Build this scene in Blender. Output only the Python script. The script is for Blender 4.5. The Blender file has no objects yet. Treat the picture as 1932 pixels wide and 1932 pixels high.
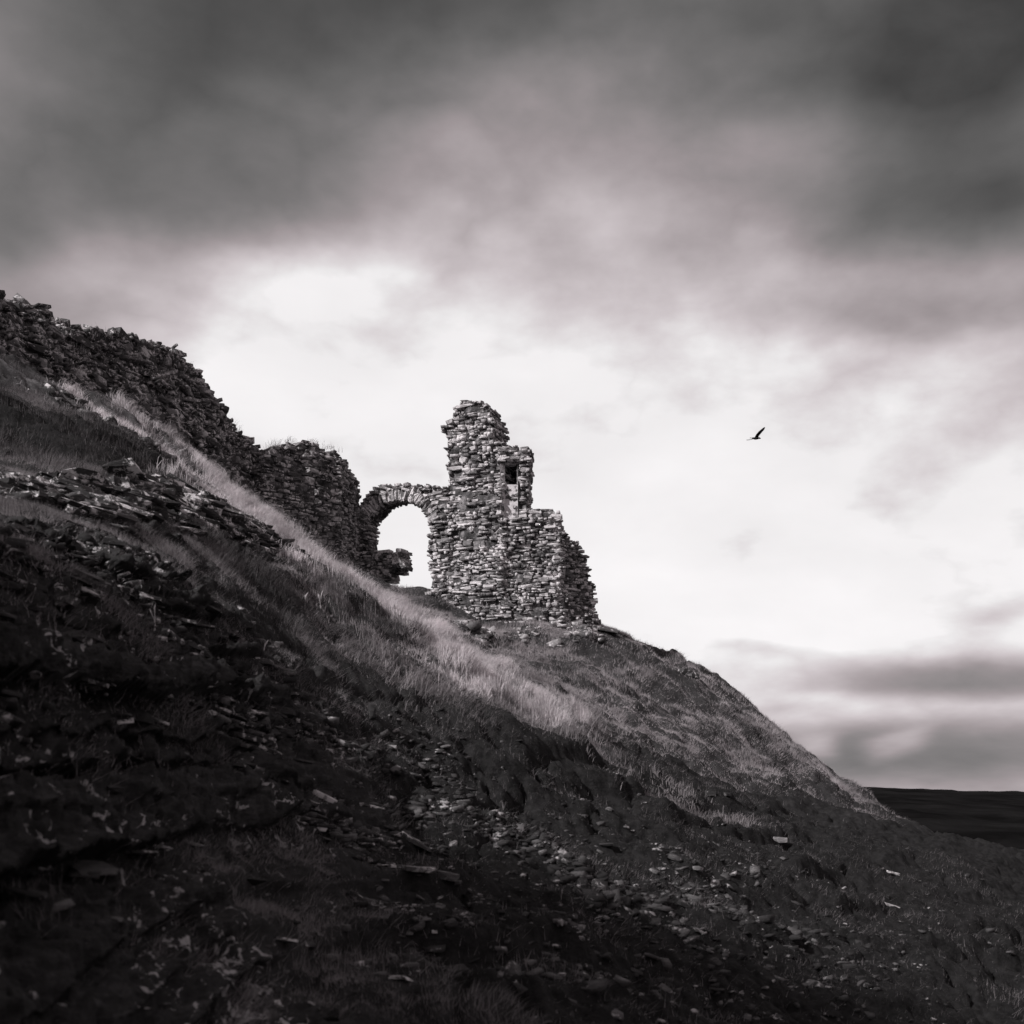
import bpy, bmesh, math, random
import numpy as np
from mathutils import Matrix, Vector

random.seed(11)
RNG = np.random.default_rng(11)
SC = bpy.context.scene
COL = SC.collection

# ------------------------------------------------------------------ camera
F, CX, HY = 2332.0, 966.0, 1500.0          # focal length, centre column and eye-level row (1932-pixel picture)
cam_d = bpy.data.cameras.new('camera')
cam = bpy.data.objects.new('camera', cam_d)
COL.objects.link(cam)
cam.location = (0, 0, 0)
cam.rotation_euler = (math.radians(90), 0, 0)
cam_d.sensor_width = 36.0
cam_d.lens = 36.0 * F / 1932.0
cam_d.shift_y = (HY - 966.0) / 1932.0       # rising front: the lens is shifted up, verticals stay vertical
cam_d.clip_start = 0.2
cam_d.clip_end = 12000
cam_d.dof.use_dof = True
cam_d.dof.focus_distance = 41.0
cam_d.dof.aperture_fstop = 2.4
SC.camera = cam

# ------------------------------------------------------------------ sun and sky
SUN_AZ, SUN_EL = math.radians(-127), math.radians(37)      # azimuth from +Y, clockwise
to_sun = Vector((math.sin(SUN_AZ) * math.cos(SUN_EL), math.cos(SUN_AZ) * math.cos(SUN_EL), math.sin(SUN_EL)))
sun_d = bpy.data.lights.new('sun', 'SUN')
sun_d.energy = 4.2
sun_d.angle = math.radians(3.0)
sun_d.color = (1.0, 0.965, 0.975)
sun = bpy.data.objects.new('sun', sun_d)
COL.objects.link(sun)
sun.rotation_euler = to_sun.to_track_quat('Z', 'Y').to_euler()

world = bpy.data.worlds.new('World')
SC.world = world
world.use_nodes = True
WN, WL = world.node_tree.nodes, world.node_tree.links
WN.clear()
world.cycles.sampling_method = 'MANUAL'
world.cycles.sample_map_resolution = 256


class G:
    """small helper for node graphs"""
    def __init__(self, nt):
        self.n, self.l = nt.nodes, nt.links

    def put(self, sock, v):
        if hasattr(v, 'is_output'):
            self.l.new(v, sock)
        elif v is not None:
            sock.default_value = v

    def m(self, op, a, b=None, c=None, clamp=False):
        nd = self.n.new('ShaderNodeMath')
        nd.operation = op
        nd.use_clamp = clamp
        for i, v in enumerate((a, b, c)):
            if v is not None:
                self.put(nd.inputs[i], v)
        return nd.outputs[0]

    def noise(self, vec, scale, detail=6.0, rough=0.55, dist=0.0, lac=2.0):
        nd = self.n.new('ShaderNodeTexNoise')
        self.put(nd.inputs['Vector'], vec)
        nd.inputs['Scale'].default_value = scale
        nd.inputs['Detail'].default_value = detail
        nd.inputs['Roughness'].default_value = rough
        nd.inputs['Distortion'].default_value = dist
        nd.inputs['Lacunarity'].default_value = lac
        return nd

    def ramp(self, fac, stops, interp='LINEAR'):
        nd = self.n.new('ShaderNodeValToRGB')
        nd.color_ramp.interpolation = interp
        el = nd.color_ramp.elements
        while len(el) < len(stops):
            el.new(0.5)
        for e, (p, c) in zip(el, stops):
            e.position = p
            e.color = (c, c, c, 1) if not hasattr(c, '__len__') else (*c, 1)
        self.put(nd.inputs[0], fac)
        return nd.outputs[0]

    def mix(self, fac, a, b, mode='MIX'):
        nd = self.n.new('ShaderNodeMix')
        nd.data_type = 'RGBA'
        nd.blend_type = mode
        self.put(nd.inputs[0], fac)
        self.put(nd.inputs[6], a if hasattr(a, 'is_output') or hasattr(a, '__len__') else (a, a, a, 1))
        self.put(nd.inputs[7], b if hasattr(b, 'is_output') or hasattr(b, '__len__') else (b, b, b, 1))
        return nd.outputs[2]

    def vec(self, x, y, z):
        nd = self.n.new('ShaderNodeCombineXYZ')
        for s, v in zip(nd.inputs, (x, y, z)):
            self.put(s, v)
        return nd.outputs[0]


g = G(world.node_tree)
tc = WN.new('ShaderNodeTexCoord')
sep = WN.new('ShaderNodeSeparateXYZ')
WL.new(tc.outputs['Generated'], sep.inputs[0])
dx, dy, dz = sep.outputs
az = g.m('ARCTAN2', dx, dy)
elv = g.m('ARCSINE', dz)
# the cloud cover is drawn out sideways, more so towards the horizon
stretch = g.m('ADD', 1.5, g.m('DIVIDE', 0.30, g.m('ADD', g.m('ABSOLUTE', elv), 0.12)))
cv = g.vec(g.m('MULTIPLY', az, 0.95), g.m('MULTIPLY', elv, stretch), 3.7)
wa = g.noise(cv, 3.4, 5.0, 0.50)
calm = g.m('MAXIMUM', g.m('MINIMUM', g.m('MULTIPLY', g.m('ABSOLUTE', elv), 3.2), 1.0), 0.35)     # low far clouds lie in flatter layers
wsep = WN.new('ShaderNodeSeparateColor')
WL.new(wa.outputs['Color'], wsep.inputs[0])
azw = g.m('ADD', az, g.m('MULTIPLY', g.m('MULTIPLY', g.m('SUBTRACT', wsep.outputs[0], 0.5), 0.20), calm))
elw = g.m('ADD', elv, g.m('MULTIPLY', g.m('MULTIPLY', g.m('SUBTRACT', wsep.outputs[1], 0.5), 0.16), calm))


def lobe(azd, eld, saz, sel, amp, tilt=0.0, power=2.0):
    """one mass of brighter or darker cloud at a compass bearing and height (degrees)"""
    a0, e0 = math.radians(azd), math.radians(eld)
    da = g.m('SUBTRACT', azw, a0)
    de = g.m('SUBTRACT', elw, e0)
    if tilt:
        de = g.m('SUBTRACT', de, g.m('MULTIPLY', da, tilt))
    qa = g.m('POWER', g.m('ABSOLUTE', g.m('DIVIDE', da, math.radians(saz))), power)
    qe = g.m('POWER', g.m('ABSOLUTE', g.m('DIVIDE', de, math.radians(sel))), power)
    return g.m('MULTIPLY', g.m('EXPONENT', g.m('MULTIPLY', g.m('ADD', qa, qe), -1.0)), amp)


CLOUDS = (  # bearing, height, half width, half height, gain, tilt, power
    (8.5, 11.8, 26.5, 11.0, 0.48, -0.04, 4.0),          # the bright opening behind the ruin
    (3.0, 12.5, 14.0, 6.5, 0.22), (-8.5, 21.8, 4.2, 1.7, 0.30), (-12.0, 18.6, 2.6, 2.2, 0.22),
    (4.0, 25.5, 11.0, 2.6, 0.09), (-3.0, 20.5, 7.0, 2.0, 0.12), (14.0, 17.0, 6.0, 2.5, 0.10),
    (-2.0, 33.0, 40.0, 5.2, -0.30), (-16.5, 28.5, 9.0, 3.2, -0.14), (-12.5, 25.2, 5.0, 1.9, -0.20), (-21.0, 23.4, 5.0, 3.4, -0.26),
    (21.5, 29.0, 6.5, 5.5, -0.24), (17.0, 24.2, 8.0, 2.2, -0.20, -0.1), (16.0, 20.4, 4.5, 1.2, -0.30), (22.5, 23.0, 3.0, 3.0, -0.12),
    (-20.0, 17.5, 5.0, 2.6, -0.14), (19.0, 14.5, 5.0, 3.0, -0.10),
    (19.5, 5.3, 7.5, 0.95, -0.50, -0.06, 3.0), (11.5, 7.1, 5.0, 0.45, -0.26, -0.12), (18.5, 1.7, 9.5, 1.5, -0.46, 0.0, 3.0), (13.0, 3.9, 3.0, 0.45, -0.14),
    (14.1, 1.9, 0.9, 0.65, 0.26, 0.0, 3.0), (17.6, 1.9, 1.3, 0.55, 0.26, 0.25, 3.0), (20.8, 7.6, 1.3, 0.35, -0.20))
tot = None
for args in CLOUDS:
    lo = lobe(*args)
    tot = lo if tot is None else g.m('ADD', tot, lo)
fb = g.noise(cv, 3.8, 8.0, 0.52, 0.15).outputs['Fac']
fb2 = g.noise(cv, 10.0, 7.0, 0.52, 0.2).outputs['Fac']
bil = g.m('MULTIPLY', g.m('ABSOLUTE', g.m('SUBTRACT', g.noise(cv, 6.5, 5.0, 0.5, 0.1).outputs['Fac'], 0.5)), 2.0)
val = g.m('ADD', 0.40, tot)
val = g.m('MULTIPLY', val, g.m('ADD', 0.22, g.m('MULTIPLY', fb, 1.56)))
val = g.m('MULTIPLY', val, g.m('ADD', 0.60, g.m('ADD', g.m('MULTIPLY', fb2, 0.56), g.m('MULTIPLY', bil, 0.60))))
val = g.m('MAXIMUM', val, g.m('ADD', 0.01, g.m('MULTIPLY', fb2, 0.10)))
val = g.m('MINIMUM', val, g.m('ADD', 0.66, g.m('ADD', g.m('MULTIPLY', fb, 0.36), g.m('MULTIPLY', fb2, 0.12))))
sky = WN.new('ShaderNodeTexSky')
sky.sky_type = 'NISHITA'
sky.sun_disc = False
sky.sun_elevation = SUN_EL
sky.sun_rotation = SUN_AZ
bw = WN.new('ShaderNodeRGBToBW')
WL.new(sky.outputs[0], bw.inputs[0])
# clear sky above the cover counts for a little everywhere; the cover itself is grey with a faint warm tone
val10 = g.m('ADD', g.m('MULTIPLY', val, 9.6), g.m('MULTIPLY', bw.outputs[0], 0.04))
tint = g.ramp(val, [(0.0, (1, .99, .99)), (0.13, (1.0, .975, .975)), (0.34, (1.0, .885, .915)), (0.62, (1.0, .91, .94)), (0.85, (1.0, .975, .985))])
mulv = WN.new('ShaderNodeVectorMath')
mulv.operation = 'SCALE'
WL.new(tint, mulv.inputs[0])
WL.new(val10, mulv.inputs['Scale'])
bg = WN.new('ShaderNodeBackground')
bg.inputs['Strength'].default_value = 0.1
WL.new(mulv.outputs[0], bg.inputs['Color'])
wo = WN.new('ShaderNodeOutputWorld')
WL.new(bg.outputs[0], wo.inputs[0])

SC.view_settings.view_transform = 'Standard'
SC.view_settings.look = 'None'
SC.view_settings.exposure = 0.0
SC.view_settings.gamma = 1.0
SC.view_settings.use_curve_mapping = False
SC.cycles.use_denoising = True
SC.cycles.max_bounces = 5
SC.cycles.diffuse_bounces = 2
SC.cycles.use_adaptive_sampling = True
SC.cycles.adaptive_threshold = 0.02


# ------------------------------------------------------------------ numpy noise
def _hash(ix, iy, iz, seed):
    h = (ix.astype(np.uint32) * np.uint32(374761393) + iy.astype(np.uint32) * np.uint32(668265263)
         + iz.astype(np.uint32) * np.uint32(2147483647) + np.uint32(seed * 1013904223 & 0xffffffff))
    h = (h ^ (h >> np.uint32(13))) * np.uint32(1274126177)
    h = (h ^ (h >> np.uint32(16))) * np.uint32(2246822519)
    return ((h ^ (h >> np.uint32(15))) & np.uint32(0xffffff)).astype(np.float32) / np.float32(0xffffff)


def vnoise(x, y, z=None, seed=0):
    """smooth value noise in -1..1 (2D or 3D)"""
    x = np.asarray(x, np.float32); y = np.asarray(y, np.float32)
    fx, fy = np.floor(x), np.floor(y)
    ix, iy = fx.astype(np.int64), fy.astype(np.int64)
    tx, ty = x - fx, y - fy
    tx = tx * tx * tx * (tx * (tx * 6 - 15) + 10); ty = ty * ty * ty * (ty * (ty * 6 - 15) + 10)
    if z is None:
        iz = np.zeros_like(ix)
        a = _hash(ix, iy, iz, seed); b = _hash(ix + 1, iy, iz, seed)
        c = _hash(ix, iy + 1, iz, seed); d = _hash(ix + 1, iy + 1, iz, seed)
        return ((a + (b - a) * tx) * (1 - ty) + (c + (d - c) * tx) * ty) * 2 - 1
    z = np.asarray(z, np.float32)
    fz = np.floor(z); iz = fz.astype(np.int64); tz = z - fz
    tz = tz * tz * (3 - 2 * tz)
    r = []
    for k in (0, 1):
        a = _hash(ix, iy, iz + k, seed); b = _hash(ix + 1, iy, iz + k, seed)
        c = _hash(ix, iy + 1, iz + k, seed); d = _hash(ix + 1, iy + 1, iz + k, seed)
        r.append((a + (b - a) * tx) * (1 - ty) + (c + (d - c) * tx) * ty)
    return (r[0] * (1 - tz) + r[1] * tz) * 2 - 1


def fbm(x, y, octaves=4, seed=0, gain=0.5, z=None):
    s, a, f, n = 0.0, 1.0, 1.0, 0.0
    c, sn = math.cos(0.6), math.sin(0.6)
    for o in range(octaves):
        s = s + a * vnoise(x * f, y * f, None if z is None else z * f, seed + o)
        n += a
        a *= gain; f *= 2.03
        x, y = x * c - y * sn, x * sn + y * c
    return s / n


def at(px, py, Y):
    """the point of the place at depth Y along the line of sight of a picture position"""
    return np.array(((px - CX) / F * Y, Y, (HY - py) / F * Y))


def seg_dist(x, y, pts):
    """distance in plan to a polyline, and the parameter along it 0..1"""
    best = np.full(np.shape(x), 1e9); par = np.zeros(np.shape(x))
    n = len(pts) - 1
    for i in range(n):
        ax, ay = pts[i][:2]; bx, by = pts[i + 1][:2]
        vx, vy = bx - ax, by - ay
        t = np.clip(((x - ax) * vx + (y - ay) * vy) / (vx * vx + vy * vy), 0, 1)
        d = np.hypot(x - ax - t * vx, y - ay - t * vy)
        k = d < best
        best = np.where(k, d, best); par = np.where(k, (i + t) / n, par)
    return best, par


def sm(a, b, x):
    t = np.clip((x - a) / (b - a), 0, 1)
    return t * t * (3 - 2 * t)


# ------------------------------------------------------------------ materials
def new_mat(name):
    m = bpy.data.materials.new(name)
    m.use_nodes = True
    m.node_tree.nodes.clear()
    return m, G(m.node_tree)


def finish(m, gg, color, rough=0.9, bump=None, bump_d=0.02, spec=0.25, trans=None):
    bs = gg.n.new('ShaderNodeBsdfPrincipled')
    gg.put(bs.inputs['Base Color'], color)
    gg.put(bs.inputs['Roughness'], rough)
    bs.inputs['Specular IOR Level'].default_value = spec
    if bump is not None:
        b = gg.n.new('ShaderNodeBump')
        b.inputs['Distance'].default_value = bump_d
        b.inputs['Strength'].default_value = 1.0
        gg.l.new(bump, b.inputs['Height'])
        gg.l.new(b.outputs[0], bs.inputs['Normal'])
    out = gg.n.new('ShaderNodeOutputMaterial')
    sh = bs.outputs[0]
    if trans:
        tb = gg.n.new('ShaderNodeBsdfTranslucent')
        gg.put(tb.inputs[0], color)
        mx = gg.n.new('ShaderNodeMixShader')
        mx.inputs[0].default_value = trans
        gg.l.new(sh, mx.inputs[1]); gg.l.new(tb.outputs[0], mx.inputs[2])
        sh = mx.outputs[0]
    gg.l.new(sh, out.inputs[0])
    return m


WARM = (1.0, 0.965, 0.972)


def stone_material(name, lo, hi, lichen, lichen_amt, scale=1.0):
    m, q = new_mat(name)
    geo = q.n.new('ShaderNodeNewGeometry')
    info = q.n.new('ShaderNodeObjectInfo')
    pos = geo.outputs['Position']
    rnd = q.m('FRACT', q.m('ADD', geo.outputs['Random Per Island'], q.m('MULTIPLY', info.outputs['Random'], 7.31)))
    shift = q.n.new('ShaderNodeVectorMath'); shift.operation = 'ADD'
    q.l.new(pos, shift.inputs[0]); q.l.new(q.vec(q.m('MULTIPLY', rnd, 37.0), q.m('MULTIPLY', rnd, 11.0), 0.0), shift.inputs[1])
    n1 = q.noise(shift.outputs[0], 5.0 * scale, 7, 0.65, 0.4).outputs['Fac']
    n2 = q.noise(shift.outputs[0], 26.0 * scale, 5, 0.65).outputs['Fac']
    # grain of the cleaved slate: fine lines along the bed
    tx = q.n.new('ShaderNodeMapping'); tx.inputs['Scale'].default_value = (2.0, 2.0, 22.0)
    q.l.new(shift.outputs[0], tx.inputs[0])
    n3 = q.noise(tx.outputs[0], 4.0 * scale, 4, 0.6).outputs['Fac']
    base = q.m('ADD', q.m('MULTIPLY', q.m('POWER', rnd, 1.5), 0.62), q.m('MULTIPLY', n1, 0.75))
    base = q.m('ADD', base, q.m('MULTIPLY', q.m('SUBTRACT', n3, 0.5), 0.6))
    mid = (lo + hi) * 0.27
    col = q.ramp(base, [(0.22, tuple(lo * c for c in WARM)), (0.62, tuple(mid * c for c in WARM)), (1.0, tuple(hi * c for c in WARM))])
    lz = q.noise(pos, 2.3 * scale, 2, 0.5).outputs['Fac']
    lf = q.noise(pos, 9.0 * scale, 8, 0.72, 0.6).outputs['Fac']
    lm = q.ramp(q.m('ADD', q.m('MULTIPLY', lf, 0.75), q.m('MULTIPLY', lz, 0.35)), [(1 - lichen_amt - 0.045, 0.0), (1 - lichen_amt, 1.0)])
    col = q.mix(lm, col, tuple(lichen * c for c in WARM) + (1,))
    h = q.m('ADD', q.m('MULTIPLY', n1, 0.6), q.m('ADD', q.m('MULTIPLY', n2, 0.35), q.m('MULTIPLY', n3, 0.5)))
    return finish(m, q, col, 0.88, h, 0.035, 0.3)


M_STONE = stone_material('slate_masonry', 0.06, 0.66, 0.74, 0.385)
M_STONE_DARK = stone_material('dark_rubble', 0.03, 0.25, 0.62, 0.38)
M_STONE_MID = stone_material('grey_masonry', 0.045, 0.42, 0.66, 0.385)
M_ROCK = stone_material('bedrock_slab', 0.03, 0.10, 0.52, 0.375, 0.8)
M_LEDGE = stone_material('ledge_slate', 0.02, 0.17, 0.66, 0.385, 0.9)
M_SCREE = stone_material('scree_slate', 0.02, 0.15, 0.50, 0.35)
M_CHIP = stone_material('slate_chips', 0.02, 0.12, 0.42, 0.34)
M_PALE = stone_material('pale_loose_slate', 0.14, 0.46, 0.62, 0.42)

m, q = new_mat('lime_mortar')
geo = q.n.new('ShaderNodeNewGeometry')
a1 = q.noise(geo.outputs['Position'], 3.0, 6, 0.65).outputs['Fac']
a2 = q.noise(geo.outputs['Position'], 30.0, 4, 0.6).outputs['Fac']
M_MORTAR = finish(m, q, q.ramp(a1, [(0.36, (0.03, 0.029, 0.029)), (0.52, (0.10, 0.097, 0.098)), (0.68, (0.40, 0.385, 0.39))]), 0.95, q.m('ADD', a1, q.m('MULTIPLY', a2, 0.4)), 0.06, 0.1)

m, q = new_mat('old_lime_plaster')
geo = q.n.new('ShaderNodeNewGeometry')
a1 = q.noise(geo.outputs['Position'], 4.5, 6, 0.6, 0.3).outputs['Fac']
a2 = q.noise(geo.outputs['Position'], 24.0, 4, 0.6).outputs['Fac']
pc = q.ramp(a1, [(0.40, (0.10, 0.098, 0.098)), (0.45, (0.62, 0.595, 0.605)), (0.8, (0.74, 0.715, 0.725))])
M_PLASTER = finish(m, q, pc, 0.9, q.m('ADD', a1, q.m('MULTIPLY', a2, 0.3)), 0.03, 0.2)


# ------------------------------------------------------------------ object helpers
def tag(o, label=None, cat=None, group=None, kind=None):
    for k, v in (('label', label), ('category', cat), ('group', group), ('kind', kind)):
        if v:
            o[k] = v
    return o


def empty(name, loc):
    o = bpy.data.objects.new(name, None)
    o.location = loc
    o.empty_display_size = 0.3
    COL.objects.link(o)
    return o


def link_mesh(name, me, mat=None, parent=None, loc=None):
    o = bpy.data.objects.new(name, me)
    COL.objects.link(o)
    if mat and not me.materials:
        me.materials.append(mat)
    if parent:
        o.parent = parent
    if loc is not None:
        o.location = loc
    return o


def raw_mesh(name, verts, faces_flat, per_face, smooth=False):
    """numpy arrays straight into a mesh; every face has per_face corners"""
    me = bpy.data.meshes.new(name)
    verts = np.asarray(verts, np.float32); faces_flat = np.asarray(faces_flat, np.int32).ravel()
    nf = len(faces_flat) // per_face
    me.vertices.add(len(verts)); me.vertices.foreach_set('co', verts.ravel())
    me.loops.add(len(faces_flat)); me.loops.foreach_set('vertex_index', faces_flat)
    me.polygons.add(nf)
    me.polygons.foreach_set('loop_start', np.arange(0, nf * per_face, per_face, dtype=np.int32))
    me.polygons.foreach_set('loop_total', np.full(nf, per_face, np.int32))
    if smooth:
        me.polygons.foreach_set('use_smooth', np.ones(nf, bool))
    me.update(calc_edges=True)
    return me


# ------------------------------------------------------------------ stone shapes
def stone_shape(k, flat=1.0, extra=8, cut=0.52):
    rr = random.Random(900 + k)
    bm = bmesh.new()
    for sx in (-1, 1):
        for sy in (-1, 1):
            for sz in (-1, 1):
                bm.verts.new([0.5 * s * (1 - rr.random() * c) for s, c in ((sx, cut), (sy, cut), (sz, cut * 1.2))])
    for _ in range(extra):
        v = [rr.uniform(-.46, .46) for _ in range(3)]
        ax = rr.randrange(3)
        v[ax] = rr.choice((-.5, .5)) * rr.uniform(.9, 1.08)
        bm.verts.new(v)
    r = bmesh.ops.convex_hull(bm, input=bm.verts)
    junk = list({e for e in r['geom_interior'] + r['geom_unused'] if isinstance(e, bmesh.types.BMVert)})
    bmesh.ops.delete(bm, geom=junk, context='VERTS')
    bmesh.ops.triangulate(bm, faces=bm.faces)
    bmesh.ops.recalc_face_normals(bm, faces=bm.faces)
    me = bpy.data.meshes.new('stone')
    bm.to_mesh(me)
    V = np.array([v.co[:] for v in bm.verts], np.float32)
    T = np.array([[v.index for v in f.verts] for f in bm.faces], np.int32)
    bm.free()
    return me, V, T


SHAPES = [stone_shape(k, extra=(5, 8)[k % 2], cut=(.26, .36, .52)[k % 3]) for k in range(24)]
_mesh_by_mat = {}


def shape_mesh(k, mat):
    key = (k, mat.name)
    if key not in _mesh_by_mat:
        me = SHAPES[k][0].copy()
        me.materials.append(mat)
        _mesh_by_mat[key] = me
    return _mesh_by_mat[key]


def join_stones(name, stones, mat, parent, origin):
    """many stones as one mesh; each stone = (centre, 3x3 matrix, shape)"""
    if not stones:
        return None
    Vs, Ts, off = [], [], 0
    for c, M, k in stones:
        _, V, T = SHAPES[k]
        Vs.append(V @ M.T + (c - origin)); Ts.append(T + off); off += len(V)
    me = raw_mesh(name, np.concatenate(Vs), np.concatenate(Ts), 3)
    return link_mesh(name, me, mat, parent)


def place_stones(parent, stones, mat, origin, cap=290, name='stone', small='small_stones'):
    """the stones that show largest become parts of their own, the others one part together"""
    cam_dir = lambda s: np.linalg.norm(s[0])
    size = [abs(np.linalg.det(s[1][:, [0, 2]].T @ s[1][:, [0, 2]])) ** 0.5 / cam_dir(s) ** 2 * s[3] for s in stones]
    order = np.argsort(size)[::-1]
    for i in order[:cap]:
        c, M, k = stones[i][:3]
        o = bpy.data.objects.new(name, shape_mesh(k, mat))
        COL.objects.link(o)
        o.parent = parent
        M4 = Matrix([[*M[r], (c - origin)[r]] for r in range(3)] + [[0, 0, 0, 1]])
        o.matrix_local = M4
    rest = join_stones(small, [stones[i][:3] for i in order[cap:]], mat, parent, origin)
    if rest:
        rest['kind'] = 'stuff'


def rot_jitter(B, amp):
    """3x3 basis turned by small random angles"""
    a, b, c = RNG.normal(0, 1, 3) * amp
    R = (Matrix.Rotation(a, 3, 'X') @ Matrix.Rotation(b, 3, 'Y') @ Matrix.Rotation(c, 3, 'Z'))
    return B @ np.array(R)


# ------------------------------------------------------------------ the hillside
CP = []
for px, py, Y in (
        # foot of the picture
        (-150, 1932, 4.6), (0, 1932, 5.2), (300, 1932, 6.3), (600, 1932, 7.5), (966, 1932, 8.8), (1400, 1932, 10.8), (1932, 1932, 14.5),
        (0, 1700, 6.0), (300, 1700, 7.6), (450, 1700, 9.2), (700, 1700, 10.4), (966, 1700, 12.0), (1400, 1700, 15.0), (1800, 1700, 21),
        (700, 1600, 11.8), (1000, 1600, 14.0), (1300, 1600, 17), (1600, 1600, 24), (1840, 1595, 32),
        (-150, 1500, 5.8), (0, 1500, 6.6), (300, 1500, 8.7), (470, 1500, 10.6), (600, 1500, 12.4), (900, 1500, 15.6), (1100, 1500, 18), (1250, 1510, 20.5),
        (0, 1300, 7.4), (300, 1300, 10.0), (500, 1320, 13.2), (600, 1400, 13.6), (850, 1400, 17), (1000, 1400, 18.6), (600, 1300, 15.8), (800, 1300, 19.4),
        (0, 1200, 8.2), (300, 1200, 11.4), (600, 1200, 18.4), (740, 1210, 22),
        (-150, 1100, 8.2), (0, 1100, 9.4), (300, 1100, 13.2), (500, 1110, 18.3), (620, 1100, 23.6),
        (0, 1000, 11.6), (300, 1010, 15.8), (450, 1030, 19.6),
        (-150, 920, 13.4), (0, 925, 14.6), (92, 930, 15.2), (350, 948, 19.5), (450, 988, 22), (540, 1052, 25),
        # the hollow above the ledge and the grass below the wall
        (0, 862, 20.5), (150, 850, 22), (181, 808, 25), (253, 866, 24.3), (325, 936, 23.6), (400, 962, 24.2),
        (325, 882, 28.4), (450, 955, 29.8), (560, 1024, 32), (650, 1088, 33.5),
        (-100, 640, 27.0), (0, 680, 28.2), (92, 716, 29.5), (181, 754, 31.0), (253, 786, 32.4), (325, 836, 33.8), (397, 886, 35.4), (469, 942, 37.2), (510, 975, 38.4),
        (560, 1010, 39.2), (640, 1060, 40.4), (700, 1085, 41.6), (745, 1112, 42),
        # the grassy spur
        (650, 1112, 27), (760, 1180, 24.5), (820, 1214, 24), (880, 1262, 23.2), (940, 1292, 22.8), (1000, 1346, 22), (1060, 1378, 21.8), (1100, 1402, 21.4), (1200, 1468, 21),
        # the foot of the ruin
        (791, 1120, 43.4), (812, 1112, 42.0), (835, 1138, 41.5), (890, 1176, 40.9), (945, 1186, 40.5), (1000, 1183, 40.5), (1053, 1183, 40.6), (1137, 1189, 41.8),
        (900, 1212, 35), (1000, 1215, 38), (1000, 1258, 34.5), (1000, 1312, 29), (1100, 1300, 34), (1200, 1355, 33.5), (1300, 1402, 33.5), (1160, 1400, 25), (1200, 1435, 24),
        (1100, 1230, 39), (1250, 1328, 38), (1300, 1490, 23.5), (1400, 1502, 30), (1500, 1542, 31), (1400, 1420, 38), (1530, 1500, 38),
        # the skyline falling away to the right
        (1137, 1190, 44.6), (1230, 1231, 45.6), (1300, 1272, 46.2), (1370, 1325, 46), (1450, 1388, 45.5), (1530, 1438, 45), (1610, 1492, 44),
        (1680, 1530, 43.2), (1740, 1560, 42), (1840, 1603, 41), (1932, 1640, 40), (2100, 1690, 39)):
    CP.append(at(px, py, Y))
for p in ((0, 0, -1.62), (-3, 0, -0.6), (3, 0, -2.3), (0, -6, -2.6), (-7, -5, 4.0), (8, -6, -4.0), (-7, 3, 4.6), (8, 4, -3.2),
          (-14, -2, 14.6), (-11, -6, 12.0), (-20, -5, 20.0), (-14.5, 4, 8.6), (-16, 9, 8.3), (-16, 20, 7.9), (16, 16, -4.6), (20, 30, -5.5), (-18, 30, 9.8), (-14.5, 36, 10.4), (-11, 42, 10.2),  # unseen high crest at left and behind, added to shade the near slope
          (-6, 48, 7.0), (-1, 48.5, 6.0), (3, 50, 4.2), (8, 51, 1.0), (13, 50, -2.4), (17, 47, -4.0), (20, 44, -5.2),
          (-20, 55, 5.0), (-4, 58, 1.5), (6, 60, -2.5), (16, 60, -8), (28, 50, -11), (28, 20, -9), (-30, 5, 16.0), (0, -25, -4), (-25, -25, 14), (25, -25, -13)):
    CP.append(np.array(p, float))
CP = np.array(CP)


def _rbf_fit(P, c=1.3, lam=0.02):
    D = np.sqrt(((P[:, None, :2] - P[None, :, :2]) ** 2).sum(-1) + c * c)
    n = len(P)
    A = np.zeros((n + 3, n + 3))
    A[:n, :n] = D + np.eye(n) * -lam
    A[:n, n] = A[n, :n] = 1
    A[:n, n + 1:] = P[:, :2]; A[n + 1:, :n] = P[:, :2].T
    b = np.zeros(n + 3); b[:n] = P[:, 2]
    return np.linalg.solve(A, b)


_W = _rbf_fit(CP)


def base_height(x, y):
    x = np.asarray(x, np.float64); y = np.asarray(y, np.float64)
    z = _W[len(CP)] + _W[len(CP) + 1] * x + _W[len(CP) + 2] * y
    for (a, b, _), w in zip(CP, _W):
        z = z + w * np.sqrt((x - a) ** 2 + (y - b) ** 2 + 1.69)
    r = np.hypot(x, y - 25)
    k = sm(45, 130, r)
    return z * (1 - k) + (-70.0) * k


LEDGE = [at(*p) for p in ((-150, 920, 13.4), (0, 925, 14.6), (92, 930, 15.2), (350, 948, 19.5), (450, 988, 22), (540, 1052, 25))]
BAND = [at(*p) for p in ((170, 775, 28), (253, 822, 28.4), (325, 880, 28.6), (450, 950, 30), (560, 1020, 31.5), (650, 1085, 30), (760, 1172, 26), (880, 1250, 23.9), (1000, 1338, 22.4),
                         (1060, 1376, 21.9), (1110, 1406, 21.6))]
SCREE = [at(*p) for p in ((560, 1480, 12), (800, 1560, 13), (1000, 1620, 13.6), (1300, 1690, 14.6))]
PAINTED_SHADE = [at(*p) for p in ((1150, 1760, 12.5), (1450, 1720, 15.5), (1650, 1640, 22), (1830, 1625, 31), (2050, 1680, 37))]  # lower right of the slope, darkened by colour in place of shade
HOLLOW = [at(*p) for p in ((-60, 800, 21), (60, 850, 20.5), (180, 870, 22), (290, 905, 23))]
CRAG = [at(*p) for p in ((-100, 1700, 5.6), (60, 1500, 7.2), (120, 1250, 8.6), (200, 1050, 12))]


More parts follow.
